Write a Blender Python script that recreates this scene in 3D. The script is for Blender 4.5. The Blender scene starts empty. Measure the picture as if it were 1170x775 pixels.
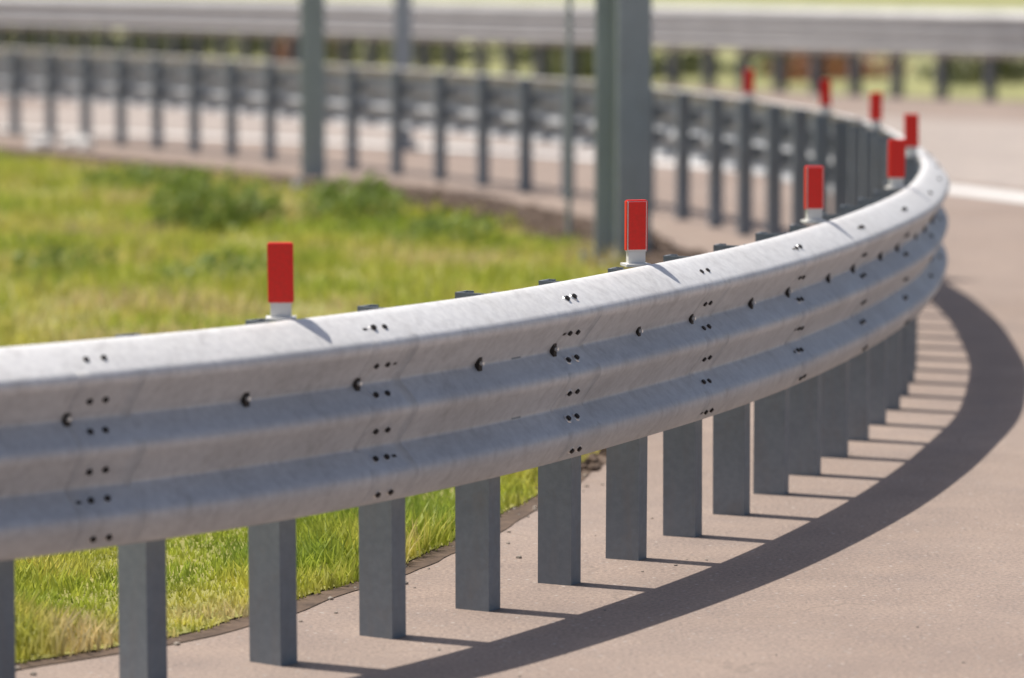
import bpy, math, random
from mathutils import Vector, noise
random.seed(7)
R=random.random
U=random.uniform
col=bpy.context.scene.collection

# ------------------------------------------------------------ helpers
def new_mat(name):
    m=bpy.data.materials.new(name); m.use_nodes=True
    nt=m.node_tree; b=nt.nodes['Principled BSDF']
    return m,nt,b
def N(nt,t,**k):
    n=nt.nodes.new(t)
    for a,v in k.items(): setattr(n,a,v)
    return n
def noise_node(nt,scale,detail=4,rough=.6,vec=None):
    n=N(nt,'ShaderNodeTexNoise'); n.inputs['Scale'].default_value=scale
    n.inputs['Detail'].default_value=detail; n.inputs['Roughness'].default_value=rough
    if vec: nt.links.new(vec,n.inputs['Vector'])
    return n
def ramp(nt,fac,stops):
    r=N(nt,'ShaderNodeValToRGB'); e=r.color_ramp.elements
    while len(e)<len(stops): e.new(.5)
    for i,(p,c) in enumerate(stops):
        e[i].position=p; e[i].color=(*c,1) if len(c)==3 else c
    nt.links.new(fac,r.inputs['Fac']); return r
def mixc(nt,fac,a,b,mode='MIX'):
    m=N(nt,'ShaderNodeMix',data_type='RGBA',blend_type=mode)
    for sock,v in ((0,fac),(6,a),(7,b)):
        if hasattr(v,'is_output'): nt.links.new(v,m.inputs[sock])
        elif isinstance(v,(int,float)): m.inputs[sock].default_value=v
        else: m.inputs[sock].default_value=(*v,1)
    return m.outputs[2]
def geo(nt): return N(nt,'ShaderNodeNewGeometry').outputs['Position']
def bump(nt,b,h,strength,dist=.01):
    n=N(nt,'ShaderNodeBump'); n.inputs['Strength'].default_value=strength; n.inputs['Distance'].default_value=dist
    nt.links.new(h,n.inputs['Height']); nt.links.new(n.outputs[0],b.inputs['Normal'])

def make_obj(name,v,f,mats,parent=None,smooth=False,mi=None):
    me=bpy.data.meshes.new(name); me.from_pydata(v,[],f); 
    for m in (mats if isinstance(mats,list) else [mats]): me.materials.append(m)
    if mi: me.polygons.foreach_set('material_index',mi)
    if smooth: me.polygons.foreach_set('use_smooth',[True]*len(me.polygons))
    me.update()
    o=bpy.data.objects.new(name,me); col.objects.link(o)
    if parent: o.parent=parent
    return o
def empty(name):
    o=bpy.data.objects.new(name,None); col.objects.link(o); return o

def catmull(P,step=.1):
    out=[]
    for i in range(len(P)-1):
        p0=Vector(P[max(i-1,0)]);p1=Vector(P[i]);p2=Vector(P[i+1]);p3=Vector(P[min(i+2,len(P)-1)])
        n=max(2,int((p2-p1).length/step))
        for k in range(n):
            t=k/n
            out.append(.5*((2*p1)+(p2-p0)*t+(2*p0-5*p1+4*p2-p3)*t*t+(3*p1-p0-3*p2+p3)*t**3))
    out.append(Vector(P[-1])); return out
class Path:
    def __init__(s,P,step=.1,smooth=12):
        q=catmull(P,step)
        s.set(q); L=s.L[-1]; n=int(L/step)
        q=[s.at(L*i/n)[0] for i in range(n+1)]
        for _ in range(smooth*4):
            q=[q[0]]+[(q[i-1]+q[i]*2+q[i+1])/4 for i in range(1,len(q)-1)]+[q[-1]]
        s.set(q)
    def set(s,q):
        s.q=q; s.L=[0]
        for a,b in zip(q,q[1:]): s.L.append(s.L[-1]+(b-a).length)
    def at(s,d):
        import bisect
        d=min(max(d,0),s.L[-1]-1e-6)
        i=min(max(bisect.bisect_right(s.L,d)-1,0),len(s.q)-2)
        a,b=s.q[i],s.q[i+1]; t=(d-s.L[i])/max(1e-9,s.L[i+1]-s.L[i])
        a0=s.q[max(i-1,0)]; b0=s.q[min(i+2,len(s.q)-1)]
        tg=((b-a0)*(1-t)+(b0-a)*t).normalized() if len(s.q)>3 else (b-a).normalized()
        return a.lerp(b,t),tg
    def pos(s,d,o=0,z=0):
        p,t=s.at(d); return Vector((p.x+t.y*o,p.y-t.x*o,z))
    def nearest(s,x,y):
        return min(range(len(s.q)),key=lambda i:(s.q[i].x-x)**2+(s.q[i].y-y)**2)
def sweep(path,prof,s0,s1,step,jit=0):
    n=max(1,int((s1-s0)/step)); v=[];f=[];m=len(prof)
    for i in range(n+1):
        d=s0+(s1-s0)*i/n
        w=jit*noise.noise(Vector((d*.9,0,3)))
        for o,z in prof: v.append(path.pos(d,o+w,z+w*.6))
    for i in range(n):
        for k in range(m-1):
            a=i*m+k; f.append((a,a+m,a+m+1,a+1))
    return v,f
def add_box(V,F,c,ax,ay,az,hx,hy,hz):
    b=len(V)
    for sx in(-1,1):
        for sy in(-1,1):
            for sz in(-1,1): V.append(c+ax*hx*sx+ay*hy*sy+az*hz*sz)
    for q in((0,1,3,2),(4,6,7,5),(0,4,5,1),(2,3,7,6),(0,2,6,4),(1,5,7,3)): F.append(tuple(b+i for i in q))
def add_prism(V,F,pts,z0,z1):
    b=len(V);n=len(pts)
    for p in pts: V.append(Vector((p.x,p.y,z0)))
    for p in pts: V.append(Vector((p.x,p.y,z1)))
    for i in range(n): F.append((b+i,b+(i+1)%n,b+n+(i+1)%n,b+n+i))
    F.append(tuple(b+n+i for i in range(n))); F.append(tuple(b+n-1-i for i in range(n)))
def add_disc(V,F,c,nrm,r,h,n=6):
    nrm=nrm.normalized(); a=nrm.orthogonal().normalized(); bb=nrm.cross(a); b=len(V)
    for k in(0,1):
        for i in range(n):
            t=2*math.pi*i/n; V.append(c+nrm*h*k+(a*math.cos(t)+bb*math.sin(t))*r*(1-.12*k))
    for i in range(n): F.append((b+i,b+(i+1)%n,b+n+(i+1)%n,b+n+i))
    F.append(tuple(b+n+i for i in range(n)))

# ------------------------------------------------------------ materials
def steel(name,base,metal,rough,dirt=.35,streak=.0,lower_shade=None):
    m,nt,b=new_mat(name); g=geo(nt)
    n1=noise_node(nt,2.2,6,.65,g); n2=noise_node(nt,38,3,.6,g)
    c1=ramp(nt,n1.outputs[0],[(.3,tuple(x*.84 for x in base)),(.7,base)])
    c2=ramp(nt,n2.outputs[0],[(.35,(.88,.88,.89)),(.65,(1,1,1))])
    c=mixc(nt,1,c1.outputs[0],c2.outputs[0],'MULTIPLY')
    n3=noise_node(nt,7,8,.75,g); d=ramp(nt,n3.outputs[0],[(.54,(0,0,0)),(.78,(dirt,)*3)])
    c=mixc(nt,d.outputs[0],c,(.20,.16,.13))
    if streak:
        mp=N(nt,'ShaderNodeMapping'); mp.inputs['Scale'].default_value=(1,1,.12); nt.links.new(g,mp.inputs[0])
        n4=noise_node(nt,16,6,.7,mp.outputs[0]); d=ramp(nt,n4.outputs[0],[(.5,(0,0,0)),(.75,(streak,)*3)])
        c=mixc(nt,d.outputs[0],c,(.24,.22,.21))
    if lower_shade:
        # painted shade: darker, cooler base colour below the bright sunlit top flange
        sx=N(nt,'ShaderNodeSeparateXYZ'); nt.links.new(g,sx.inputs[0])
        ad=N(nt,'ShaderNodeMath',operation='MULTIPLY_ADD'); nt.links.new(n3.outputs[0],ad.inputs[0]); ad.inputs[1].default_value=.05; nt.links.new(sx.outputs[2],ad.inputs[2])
        rr=ramp(nt,ad.outputs[0],[(.945,lower_shade),(.990,(1,1,1))])
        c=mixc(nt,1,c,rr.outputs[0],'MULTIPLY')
    nt.links.new(c,b.inputs['Base Color']); b.inputs['Metallic'].default_value=metal
    r=ramp(nt,n1.outputs[0],[(.3,(rough+.1,)*3),(.7,(rough-.06,)*3)]); nt.links.new(r.outputs[0],b.inputs['Roughness'])
    bump(nt,b,n2.outputs[0],.12,.004); return m
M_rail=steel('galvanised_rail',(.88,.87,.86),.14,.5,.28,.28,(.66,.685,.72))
M_rail2=steel('weathered_rail',(.55,.55,.55),.15,.6)
M_post=steel('galvanised_post',(.26,.295,.33),.2,.6,.4,.4)
M_post2=steel('weathered_post',(.30,.32,.34),.1,.7)
M_pole=steel('painted_pole',(.42,.47,.50),.05,.6,.25,.2)
m,nt,b=new_mat('dark_bolt'); b.inputs['Base Color'].default_value=(.035,.03,.028,1); b.inputs['Metallic'].default_value=.5; b.inputs['Roughness'].default_value=.6; M_bolt=m
m,nt,b=new_mat('zinc_bolt'); b.inputs['Base Color'].default_value=(.7,.7,.7,1); b.inputs['Metallic'].default_value=.7; b.inputs['Roughness'].default_value=.35; M_zinc=m
m,nt,b=new_mat('red_reflector_film'); 
w=N(nt,'ShaderNodeTexVoronoi'); w.inputs['Scale'].default_value=90; nt.links.new(geo(nt),w.inputs['Vector'])
r=ramp(nt,w.outputs['Distance'],[(0,(.88,.014,.008)),(1,(.74,.02,.01))]); nt.links.new(r.outputs[0],b.inputs['Base Color']); b.inputs['Roughness'].default_value=.45; M_red=m
m,nt,b=new_mat('white_plastic'); b.inputs['Base Color'].default_value=(.74,.73,.70,1); b.inputs['Roughness'].default_value=.5; M_white=m

def road_material(name,a0,a1):
    m,nt,b=new_mat(name); g=geo(nt)
    big=noise_node(nt,.35,5,.6,g); mid=noise_node(nt,2.6,6,.65,g); fine=noise_node(nt,70,3,.7,g)
    c1=ramp(nt,big.outputs[0],[(.3,a0),(.7,a1)])
    c2=ramp(nt,mid.outputs[0],[(.3,(.84,.84,.86)),(.7,(1.06,1.04,1.02))])
    c3=ramp(nt,fine.outputs[0],[(.3,(.62,.62,.65)),(.55,(1,1,1)),(.75,(1.28,1.24,1.2))])
    c=mixc(nt,1,c1.outputs[0],c2.outputs[0],'MULTIPLY'); c=mixc(nt,1,c,c3.outputs[0],'MULTIPLY')
    wn=noise_node(nt,1.5,4,.6,g); add=N(nt,'ShaderNodeVectorMath',operation='MULTIPLY_ADD')
    nt.links.new(wn.outputs['Color'],add.inputs[0]); add.inputs[1].default_value=(.9,.9,.9); nt.links.new(g,add.inputs[2])
    vo=N(nt,'ShaderNodeTexVoronoi',feature='DISTANCE_TO_EDGE'); vo.inputs['Scale'].default_value=.42; nt.links.new(add.outputs[0],vo.inputs['Vector'])
    cr=ramp(nt,vo.outputs['Distance'],[(0,(1,1,1)),(.008,(0,0,0))])
    gate=ramp(nt,mid.outputs[0],[(.48,(0,0,0)),(.6,(.4,.4,.4))])
    f=mixc(nt,1,cr.outputs[0],gate.outputs[0],'MULTIPLY')
    c=mixc(nt,f,c,(.14,.115,.10))
    v2=N(nt,'ShaderNodeTexVoronoi'); v2.inputs['Scale'].default_value=22; nt.links.new(g,v2.inputs['Vector'])
    fl=ramp(nt,v2.outputs['Distance'],[(.10,(.75,.75,.75)),(.18,(0,0,0))])
    pb=mixc(nt,v2.outputs['Color'],(.16,.14,.125),(.55,.50,.46))
    c=mixc(nt,fl.outputs[0],c,pb)
    nt.links.new(c,b.inputs['Base Color']); b.inputs['Roughness'].default_value=.9
    bump(nt,b,fine.outputs[0],.6,.008); return m
M_road=road_material('dusty_road',(.30,.232,.192),(.375,.30,.255))
M_road2=road_material('pale_road',(.40,.345,.305),(.47,.41,.37))
def simple_noise(name,a,bb,scale,rough=.9,bs=.3):
    m,nt,b=new_mat(name); g=geo(nt); n=noise_node(nt,scale,8,.7,g)
    r=ramp(nt,n.outputs[0],[(.3,a),(.7,bb)]); nt.links.new(r.outputs[0],b.inputs['Base Color'])
    b.inputs['Roughness'].default_value=rough; bump(nt,b,n.outputs[0],bs,.02); return m
M_soil=simple_noise('soil',(.05,.033,.024),(.17,.115,.08),9)
M_clod=simple_noise('clod',(.04,.026,.02),(.15,.10,.07),11)
M_turf=simple_noise('turf',(.16,.17,.035),(.36,.33,.10),2.5)
M_bank=simple_noise('bank_turf',(.18,.20,.07),(.40,.38,.18),1.2)  # turf tones lifted, distance haze painted into the colour
M_field=simple_noise('field',(.10,.13,.04),(.25,.25,.09),.6)
M_stone=simple_noise('stone',(.2,.17,.145),(.38,.33,.28),12)
M_paint=simple_noise('road_paint',(.62,.60,.58),(.82,.81,.79),14,.7,.1)
M_strip=simple_noise('worn_pavement',(.24,.18,.15),(.34,.27,.225),4)
M_kerb=simple_noise('kerb_concrete',(.13,.09,.07),(.27,.20,.16),6)
def leaf_mat(name,cols,scale,tr=.35):
    m,nt,b=new_mat(name); g=geo(nt); n=noise_node(nt,scale,5,.65,g); n2=noise_node(nt,scale*14,2,.5,g)
    r=ramp(nt,n.outputs[0],cols)
    r2=ramp(nt,n2.outputs[0],[(.3,(.68,.70,.68)),(.7,(1.2,1.15,1.1))])
    c=mixc(nt,1,r.outputs[0],r2.outputs[0],'MULTIPLY')
    nt.links.new(c,b.inputs['Base Color']); b.inputs['Roughness'].default_value=.55
    t=N(nt,'ShaderNodeBsdfTranslucent'); nt.links.new(c,t.inputs[0])
    mx=N(nt,'ShaderNodeMixShader'); mx.inputs[0].default_value=tr
    nt.links.new(b.outputs[0],mx.inputs[1]); nt.links.new(t.outputs[0],mx.inputs[2])
    nt.links.new(mx.outputs[0],nt.nodes['Material Output'].inputs[0]); return m
M_grass=leaf_mat('grass_blades',[(.34,(.28,.39,.06)),(.44,(.47,.54,.08)),(.53,(.62,.60,.13)),(.63,(.70,.59,.32))],.62,.45)
M_weed=leaf_mat('weed_leaves',[(.3,(.18,.27,.06)),(.7,(.30,.38,.09))],2)
M_bush=leaf_mat('bush_leaves',[(.3,(.09,.12,.05)),(.7,(.23,.24,.11))],.8)
M_dry=leaf_mat('dry_bush_leaves',[(.3,(.28,.14,.08)),(.7,(.40,.20,.11))],.8)

# ------------------------------------------------------------ main guard rail path (metres)
P=[(-10.5,4.6),(-6.0,7.0),(-3.6,8.5),(-2.3,9.35),(-1.39,10.03),(-.68,10.76),(-.11,11.6),(.41,12.6),(.86,13.65),(1.24,14.75),
   (1.58,15.95),(1.85,17.1),(2.05,18.3),(2.2,19.6),(2.31,21.2),(2.36,23),(2.27,25.2),(1.98,27.4),(1.4,30),(.5,32.6),(-.6,35),
   (-1.7,37),(-3.85,40.8),(-6.3,44.7),(-12,53.2),(-25,70)]
main=Path(P,.1,3)
PROF=[(-.022,1.030),(-.004,1.036),(.012,1.033),(.03,1.023),(.106,.966),(.115,.957),(.119,.944),(.117,.932),(.110,.921),
      (.050,.842),(.045,.833),(.045,.825),(.050,.817),(.102,.768),(.111,.758),(.114,.746),(.112,.734),(.105,.723),
      (.050,.648),(.045,.639),(.045,.631),(.050,.623),(.102,.573),(.111,.563),(.114,.551),(.112,.536),(.104,.520),(.072,.478),(.058,.465),(.040,.460)]
def guardrail(name,path,s0,s1,zoff=0,posts=None,prof=PROF,splices=None,ztop=1.028,step=.15,bolts=True,pw=lambda d:1,mr=None,mp=None):
    root=empty(name)
    prof=[(o,z+zoff) for o,z in prof]
    v,f=sweep(path,prof,s0,s1,step,.008)
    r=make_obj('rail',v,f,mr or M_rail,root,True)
    md=r.modifiers.new('t','SOLIDIFY'); md.thickness=.004; md.offset=-1
    V=[];F=[]
    for d in posts:
        p,t=path.at(d); n=Vector((t.y,-t.x,0)); t=Vector((t.x,t.y,0)); c=Vector((p.x,p.y,0))
        q=pw(d)
        dd=U(-.004,.004); w=.125*q; k=.075*q; th=.008; o0=-.030-w+dd; o1=-.030+dd; tb=-.04
        pts=[(o0,tb),(o1,tb),(o1,tb+k),(o1-.028,tb+k),(o1-.028,tb+k-th),(o1-th,tb+k-th),(o1-th,tb+th),(o0+th,tb+th),(o0+th,tb+k-th),(o0+.028,tb+k-th),(o0+.028,tb+k),(o0,tb+k)]
        lean=n*U(-.006,.006)+t*U(-.006,.006)
        b0=len(V)
        add_prism(V,F,[c+n*a+t*bb for a,bb in pts],-.3,ztop+zoff+U(-.005,.006))
        for i in range(b0+len(pts),len(V)): V[i]=V[i]+lean
        add_box(V,F,c+n*.009+Vector((0,0,.832+zoff)),n,t,Vector((0,0,1)),.036,.03,.05)
        add_box(V,F,c+n*.009+Vector((0,0,.635+zoff)),n,t,Vector((0,0,1)),.036,.03,.05)
    po=make_obj('posts',V,F,mp or M_post,root)
    if bolts:
        V=[];F=[];V2=[];F2=[];SV=[];SF=[]
        for j,d in enumerate(splices):
            a,b2=sweep(path,[(o+.0025,z) for o,z in prof],d-.09,d+.14,.05,.008)
            bb=len(SV); SV+=a; SF+=[tuple(i+bb for i in q) for q in b2]
            for (o,z,up) in((.070,.994,1.2),(.082,.884,-.7),(.078,.793,1),(.080,.687,-.7),(.078,.598,1),(.088,.497,-.7)):
                for e in(-.028,.028):
                    c=path.pos(d+e+U(-.004,.004),o+.002,z+zoff+U(-.002,.002)); p,t=path.at(d+e); n=Vector((t.y,-t.x,up)).normalized()
                    add_disc(V,F,c,n,.0105,.009)
                    add_disc(V2,F2,c-n*.001,n,.016,.003,12)
                if R()<.55:   # unused oval hole beside the pair
                    e=random.choice((-.065,.065)); p,t=path.at(d+e); n=Vector((t.y,-t.x,up)).normalized(); t3=Vector((t.x,t.y,0))
                    add_box(V,F,path.pos(d+e,o+.001,z+zoff),n,t3,n.cross(t3),.0035,.009,.005)
            for e,z in((-.085,.834),):
                p,t=path.at(d+e); n=Vector((t.y,-t.x,0)); t3=Vector((t.x,t.y,0))
                c=path.pos(d+e,.054,z+zoff); add_box(V,F,c,n,t3,Vector((0,0,1)),.008,.010,.024)
                add_disc(V2,F2,c+n*.007,n,.007,.012,8)
            if j+1<len(splices):
                e=(splices[j+1]-d)*.5
                p,t=path.at(d+e); n=Vector((t.y,-t.x,0)); t3=Vector((t.x,t.y,0))
                c=path.pos(d+e,.054,.834+zoff); add_box(V,F,c,n,t3,Vector((0,0,1)),.008,.010,.024)
                add_disc(V2,F2,c+n*.007,n,.007,.012,8)
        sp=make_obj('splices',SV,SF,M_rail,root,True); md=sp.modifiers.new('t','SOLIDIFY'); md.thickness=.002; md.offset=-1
        make_obj('bolts',V,F,M_bolt,root); make_obj('washers',V2,F2,M_zinc,root)
    return root
S_ref=main.L[main.nearest(-.40,11.15)]+.15
S_tip=main.L[main.nearest(2.3,21)]
S_end=main.L[-1]
posts=[]; d=S_ref
while d>0.3: posts.append(d); d-=.545
d=S_ref+.57
while d<S_tip: posts.append(d); d+=.57
while d<S_end-.3: posts.append(d); d+=.70+.25*min(1,(d-S_tip)/10)
posts.sort()
S_sp=main.L[main.nearest(-.53,10.98)]+.10
spl=[]; d=S_sp
while d>1: d-=1.14
while d<S_tip+4: spl.append(d); d+=1.14
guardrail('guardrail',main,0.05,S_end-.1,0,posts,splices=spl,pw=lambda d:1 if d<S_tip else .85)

# rear guard rail, across the far carriageway
P2=[(26,47.5),(16,50),(7.6,54.2),(2.8,60.2),(-1,65.5),(-4.9,71.3),(-11,79.8),(-24,97),(-45,122)]
back=Path(P2[::-1],.25,3)
bp=[]; d=.5
while d<back.L[-1]-.5: bp.append(d); d+=.92
bigprof=[(o*1.3,(z-.455)*1.2+.34) for o,z in PROF]
guardrail('guardrail',back,.1,back.L[-1]-.2,.31,bp,prof=bigprof,ztop=1.02,step=.5,bolts=False,pw=lambda d:1.45,mr=M_rail2,mp=M_post2)

# ------------------------------------------------------------ red reflectors on rail
def reflector(x,y,yaw,frame):
    V=[];F=[];MI=[]
    s=main.L[main.nearest(x,y)]
    s=min(posts,key=lambda q:abs(q-s)); c=main.pos(s,-.06,1.035)
    f=Vector((math.sin(yaw),-math.cos(yaw),0)); r=Vector((math.cos(yaw),math.sin(yaw),0)); up=Vector((U(-.02,.02),0,1)).normalized()
    def box(cc,a,bb,h,mi):
        k=len(F); add_box(V,F,cc,r,f,up,a,bb,h); MI.extend([mi]*(len(F)-k))
    box(c+up*.004,.045,.04,.005,1)
    box(c+up*.028,.031,.015,.022,1)
    box(c+up*.138,.035,.014,.088,1)
    e=.0035 if frame else -.001
    box(c+up*.141+f*.0155,.035-e,.002,.087-e,0)
    box(c+up*.141-f*.0155,.035-e,.002,.087-e,0)
    box(c+up*.141+r*.0365,.002,.0125,.086,0)
    box(c+up*.141-r*.0365,.002,.0125,.086,0)
    box(c+up*.2285,.034,.013,.002,0)
    o=make_obj('red_reflector',V,F,[M_red,M_white],None,False,MI)
    md=o.modifiers.new('b','BEVEL'); md.width=.001; md.segments=2
for x,y,yw,fr in((-.60,10.95,.05,0),(.46,12.8,.25,1),(1.32,15.0,.2,1),(1.88,17.3,.1,0),(2.2,20.1,0,0),(2.35,23.4,0,0),(2.22,25.4,-.1,0),(1.82,28.1,-.2,0)):
    reflector(x,y,yw,fr)

# ------------------------------------------------------------ tall posts (H-section sign supports)
def h_post(x,y,w,dp,h,yaw,name='sign_post'):
    V=[];F=[]; r=Vector((math.cos(yaw),math.sin(yaw),0)); f=Vector((-math.sin(yaw),math.cos(yaw),0)); up=Vector((0,0,1))
    c=Vector((x,y,h/2)); t=.016
    add_box(V,F,c-f*(dp/2),r,f,up,w/2,t/2,h/2+.1)
    add_box(V,F,c+f*(dp/2),r,f,up,w/2,t/2,h/2+.1)
    add_box(V,F,c,r,f,up,t/2,dp/2-t/2,h/2+.1)
    add_box(V,F,Vector((x,y,.02)),r,f,up,w*.85,dp*.9,.02)
    for a in(-1,1):
        for bq in(-1,1): add_disc(V,F,Vector((x,y,.04))+r*a*w*.68+f*bq*dp*.72,up,.03,.05)
    o=make_obj(name,V,F,M_pole); md=o.modifiers.new('b','BEVEL'); md.width=.003; md.segments=2
h_post(-1.84,34.0,.20,.16,5.2,.25)
h_post(.76,25.2,.27,.30,5.2,.5)
h_post(-1.2,40.6,.16,.14,5.0,.3)
def thin_pole(x,y,r0,h):
    V=[];F=[];n=14
    pts=[Vector((x+r0*math.cos(i*2*math.pi/n),y+r0*math.sin(i*2*math.pi/n),0)) for i in range(n)]
    add_prism(V,F,pts,-.1,h); pts2=[Vector((x,y,0))+(p-Vector((x,y,0)))*1.25 for p in pts]; add_prism(V,F,pts2,h,h+.03)
    add_prism(V,F,[Vector((x,y,0))+(p-Vector((x,y,0)))*1.5 for p in pts],-.05,.06)
    make_obj('sign_pole',V,F,M_pole)
thin_pole(.42,27.0,.022,3.2)

# ------------------------------------------------------------ ground
def sheet(name,poly,z,mat):
    v=[(x,y,z) for x,y in poly]; return make_obj(name,v,[tuple(range(len(v)))],mat)
g=sheet('ground',[(-900,-900),(900,-900),(900,1500),(-900,1500)],-.006,M_field)
rp=[back.pos(d,-.55) for d in [back.L[-1]*i/80 for i in range(81)]]
poly=[(-60,140)]+[(p.x,p.y) for p in rp]+[(60,38),(60,-30),(-60,-30)]
sheet('road',poly,0,M_road)
GI=[(-14,3.6),(-10,5.7),(-6.4,7.7),(-3.9,9.20),(-2.4,10.12),(-1.35,10.95),(-.71,11.9),(-.25,13.05),(.10,14.35),(.38,15.86),(.62,17.5),(.84,19.8),(.93,22),(.88,24),(.6,26.2),
    (-.1,29.2),(-1.25,32.1),(-3.2,35.7),(-5.4,39.0),(-12,48.5),(-25,64)]
gi=[(p.x,p.y) for p in catmull(GI,.12)]
left=[(-60,64),(-60,3.6)]
def wob(l,a,fr,seed):
    return [(x+a*noise.noise(Vector((x*fr,y*fr,seed)))+a*.3*noise.noise(Vector((x*fr*4,y*fr*4,seed))),y+a*noise.noise(Vector((x*fr,y*fr,seed+9)))+a*.3*noise.noise(Vector((x*fr*4,y*fr*4,seed+9)))) for x,y in l]
gp=Path(GI,.2,1)
soil_line=[gp.pos(gp.L[-1]*i/900,.10) for i in range(901)]
sheet('soil_verge',wob([(p.x,p.y) for p in soil_line],.06,1.2,1)+left,.003,M_soil)
turf=wob(gi,.06,1.2,1)
sheet('turf',turf+left,.007,M_turf)
C=Vector((-20.5,23)); V=[];F=[]
for i in range(161):
    a=math.radians(-50+115*i/160)
    for rr in(27.3,36.5): V.append((C.x+rr*math.cos(a),C.y+rr*math.sin(a),.004))
for i in range(160): F.append((2*i,2*i+1,2*i+3,2*i+2))
make_obj('outer_lane_road',V,F,M_road2)
V=[];F=[]
i0=main.L[main.nearest(2.2,19)]
ss=[i0+(S_end-i0)*i/200 for i in range(201)]
for s in ss:
    V.append(main.pos(s,-.20,.004)); V.append(main.pos(s,-.75-.05*math.sin(s),.004))
for i in range(200): F.append((2*i,2*i+1,2*i+3,2*i+2))
make_obj('pavement_strip',V,F,M_strip)
kv=[];kf=[]
k0=gp.L[gp.nearest(-1.3,32.1)]
ks=[k0+(gp.L[-1]-1-k0)*i/150 for i in range(151)]
for s in ks:
    for o,z in((.22,0),(.22,.085),(.24,.10),(.36,.10),(.38,.085),(.38,0)): kv.append(gp.pos(s,o,z))
for i in range(150):
    for k in range(5): a=i*6+k; kf.append((a,a+6,a+7,a+1))
make_obj('kerb',kv,kf,M_kerb)
V=[];F=[]
for i in range(161):
    a=math.radians(-50+115*i/160)
    for rr in(26.45,27.0): V.append((C.x+rr*math.cos(a),C.y+rr*math.sin(a),.005))
for i in range(160): F.append((2*i,2*i+1,2*i+3,2*i+2))
make_obj('road_marking',V,F,M_paint)

def rock(V,F,c,r):
    b=len(V)
    base=[(0,0,.7),(.9,0,.3),(.3,.85,.3),(-.7,.5,.3),(-.7,-.5,.3),(.3,-.85,.3),(.8,.5,-.4),(-.3,.9,-.4),(-.95,0,-.4),(-.3,-.9,-.4),(.8,-.5,-.4)]
    for p in base: V.append(c+Vector(p)*r*U(.7,1.25))
    for q in((0,1,2),(0,2,3),(0,3,4),(0,4,5),(0,5,1),(1,6,2),(2,6,7),(2,7,3),(3,7,8),(3,8,4),(4,8,9),(4,9,5),(5,9,10),(5,10,1),(1,10,6)): F.append(tuple(b+i for i in q))
V=[];F=[]
for i in range(700):
    s=U(3,gp.L[-1]*.75); rr=U(.004,.012); rock(V,F,gp.pos(s,random.gauss(.08,.09),rr*.3),rr)
make_obj('verge_gravel',V,F,M_stone)
V=[];F=[]
ra=gp.L[gp.nearest(.10,14.35)]; rb=gp.L[gp.nearest(.93,22)]; rc=gp.L[gp.nearest(-1.6,32.7)]
for i in range(500):
    s=U(ra,rb); rr=U(.012,.03); rock(V,F,gp.pos(s,random.gauss(.03,.05),rr*.3),rr)
for i in range(1800):
    s=U(rb,rc); rr=U(.03,.09); o=random.gauss(.25,.17); rock(V,F,gp.pos(s,o,rr*.3+.07*max(0,1-abs(o-.25)/.3)),rr)
make_obj('soil_clods',V,F,M_clod)
V=[];F=[]
for i in range(14): rock(V,F,Vector((-5.0+U(-.45,.3),41.2+U(-.4,.4),.05)),U(.05,.12))
mw=simple_noise('pale_stone',(.6,.58,.55),(.8,.79,.77),9); make_obj('white_stones',V,F,mw)
V=[];F=[]
for i in range(260):
    x=U(-2,6);y=U(9,30); rr=U(.003,.007); rock(V,F,Vector((x,y,rr*.3)),rr)
make_obj('gravel',V,F,M_stone)

# ------------------------------------------------------------ grass
pg=turf+left
def inside(x,y):
    c=False;j=len(pg)-1
    for i in range(len(pg)):
        xi,yi=pg[i];xj,yj=pg[j]
        if (yi>y)!=(yj>y) and x<(xj-xi)*(y-yi)/(yj-yi)+xi: c=not c
        j=i
    return c
V=[];F=[]
def blade(x,y,h,w,lean=.8):
    a=U(0,6.283); b=len(V); dx,dy=math.cos(a),math.sin(a); l=U(.1,lean)*h; q=U(0,6.283); lx,ly=math.cos(q)*l,math.sin(q)*l
    V.extend([(x-dx*w,y-dy*w,.0),(x+dx*w,y+dy*w,.0),(x+lx*.4+dx*w*.8,y+ly*.4+dy*w*.8,h*.55),(x+lx*.4-dx*w*.8,y+ly*.4-dy*w*.8,h*.55),(x+lx,y+ly,h)])
    F.append((b,b+1,b+2,b+3)); F.append((b+3,b+2,b+4))
def scatter(y0,y1,n,h0,h1,w,xl,skip):
    k=0
    while k<n:
        y=U(y0,y1); x=U(xl(y),1.0)
        if not inside(x-.01,y+.01): continue
        k+=1
        cl=noise.noise(Vector((x*1.3,y*1.3,2)))+.5*noise.noise(Vector((x*4,y*4,7)))
        if cl<-.25 and R()<skip: continue
        blade(x,y,U(h0,h1)*max(.45,1+1.2*cl),w*U(.7,1.3))
scatter(8.5,16,44000,.03,.09,.0045,lambda y:-.15*y-.5,.1)
scatter(15,27,26000,.05,.14,.007,lambda y:-.17*y-.8,.5)
scatter(26,50,20000,.04,.12,.012,lambda y:-.17*y-1.5,.5)
make_obj('grass',V,F,M_grass)
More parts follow.
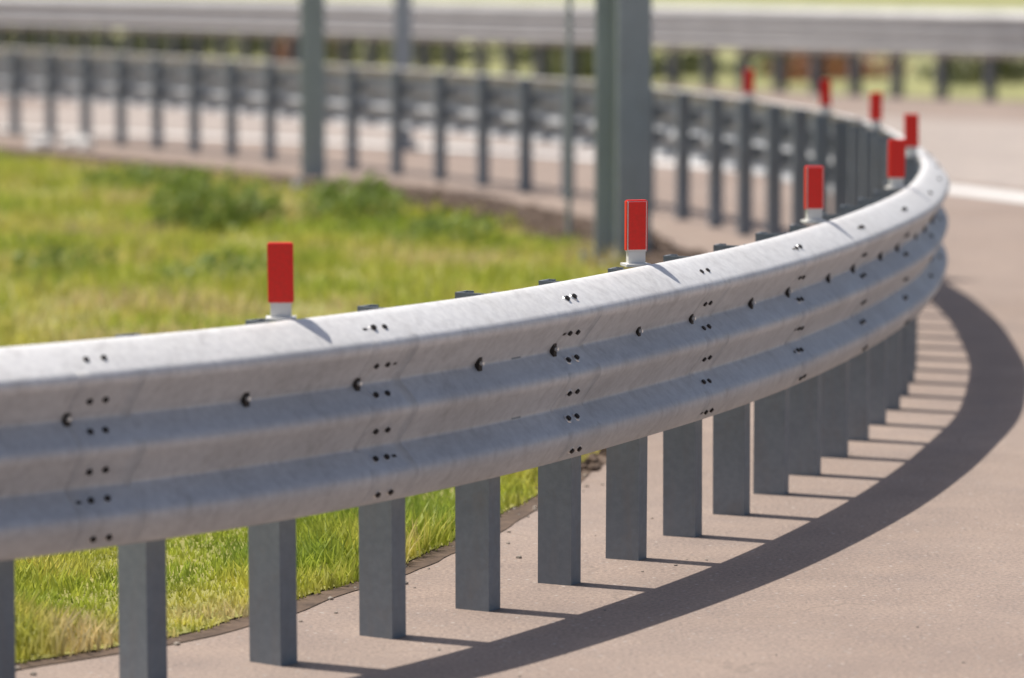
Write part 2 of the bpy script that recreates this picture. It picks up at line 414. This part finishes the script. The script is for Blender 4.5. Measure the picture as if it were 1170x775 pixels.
def leafball(name,x,y,rx,ry,rz,n,s,mat,z0=0):
    V=[];F=[]
    stems=[(U(-.6,.6)*rx,U(-.6,.6)*ry,U(.5,1)*rz) for _ in range(9)]
    for sx,sy,sz in stems:
        b=len(V); w=s*.18
        V.extend([(x-w,y,z0),(x+w,y,z0),(x+sx,y+sy,z0+sz*1.2),(x,y+w,z0),(x,y-w,z0)]); F.extend([(b,b+1,b+2),(b+3,b+4,b+2)])
    for i in range(n):
        while True:
            p=Vector((U(-1,1),U(-1,1),U(0,1)))
            e=1+.55*noise.noise(p*2.3+Vector((x,y,0)))
            if p.length<e and p.length>.35*R(): break
        c=Vector((x+p.x*rx,y+p.y*ry,z0+p.z*rz)); a=Vector((U(-1,1),U(-1,1),U(-.4,1))).normalized(); t=a.orthogonal().normalized(); q=a.cross(t)
        l=s*U(.6,1.4); b=len(V)
        V.extend([c-t*l,c+q*l*.4,c+t*l,c-q*l*.4]); F.append((b,b+1,b+2,b+3))
    return make_obj(name,V,F,mat)
leafball('weed_clump',-2.45,28.4,.34,.7,.50,800,.045,M_weed)
leafball('weed_clump',-2.05,28.9,.25,.4,.34,350,.045,M_weed)
leafball('weed_clump',-3.3,33.2,.6,.7,.25,400,.05,M_weed)
leafball('weed_clump',-1.3,29.6,.45,.7,.36,500,.05,M_weed)
leafball('weed_clump',-.5,27.0,.5,.6,.24,300,.045,M_weed)
leafball('weed_clump',-1.9,24.0,.5,.6,.18,260,.04,M_weed)
leafball('weed_clump',-3.0,24.5,.35,.5,.20,260,.04,M_weed)

# ------------------------------------------------------------ bank and bushes beyond the back rail
V=[];F=[];m=14
L=back.L[-1]
for i in range(121):
    s=L*i/120
    for k in range(m):
        o=-.9-k*k*.9; z=-.004 if k==0 else .10*k*k*.35+.25*noise.noise(Vector((s*.1,k*.7,1)))+.02*k
        V.append(back.pos(s,o,z))
for i in range(120):
    for k in range(m-1): a=i*m+k; F.append((a,a+1,a+m+1,a+m))
make_obj('grass_bank',V,F,M_bank,None,True)
for i in range(40):
    s=L*.22+i*(L*.75/40)+U(-.6,.6); p=back.pos(s,-U(1.7,4.0))
    dry=i%8==4
    leafball('bush',p.x,p.y,U(.7,1.3),U(.6,1),U(.4,1.2),420,.13,M_dry if dry else M_bush)

# ------------------------------------------------------------ light
Ld=Vector((-.405,.195,1)).normalized()
sun=bpy.data.lights.new('sun','SUN'); sun.energy=5; sun.angle=math.radians(.5); sun.color=(1,.94,.85)
so=bpy.data.objects.new('sun',sun); col.objects.link(so); so.rotation_euler=Ld.to_track_quat('Z','Y').to_euler(); so.location=(0,0,20)
w=bpy.data.worlds.new('World'); bpy.context.scene.world=w; w.use_nodes=True
nt=w.node_tree; bg=nt.nodes['Background']; sk=nt.nodes.new('ShaderNodeTexSky'); sk.sky_type='NISHITA'; sk.sun_disc=False
sk.sun_elevation=math.asin(Ld.z); sk.sun_rotation=math.atan2(Ld.x,Ld.y); sk.dust_density=3.0
nt.links.new(sk.outputs[0],bg.inputs[0]); bg.inputs[1].default_value=.10

# ------------------------------------------------------------ camera
cam=bpy.data.cameras.new('camera'); co=bpy.data.objects.new('camera',cam); col.objects.link(co)
cam.sensor_width=36; cam.lens=129.2; cam.clip_end=3000; cam.clip_start=.1
co.location=(0,0,2.1); co.rotation_euler=(math.radians(90-5.9),0,0)
cam.dof.use_dof=True; cam.dof.focus_distance=12.5; cam.dof.aperture_fstop=1.6; cam.dof.aperture_blades=9
sc=bpy.context.scene; sc.camera=co
sc.view_settings.view_transform='Standard'; sc.view_settings.look='None'; sc.view_settings.exposure=0
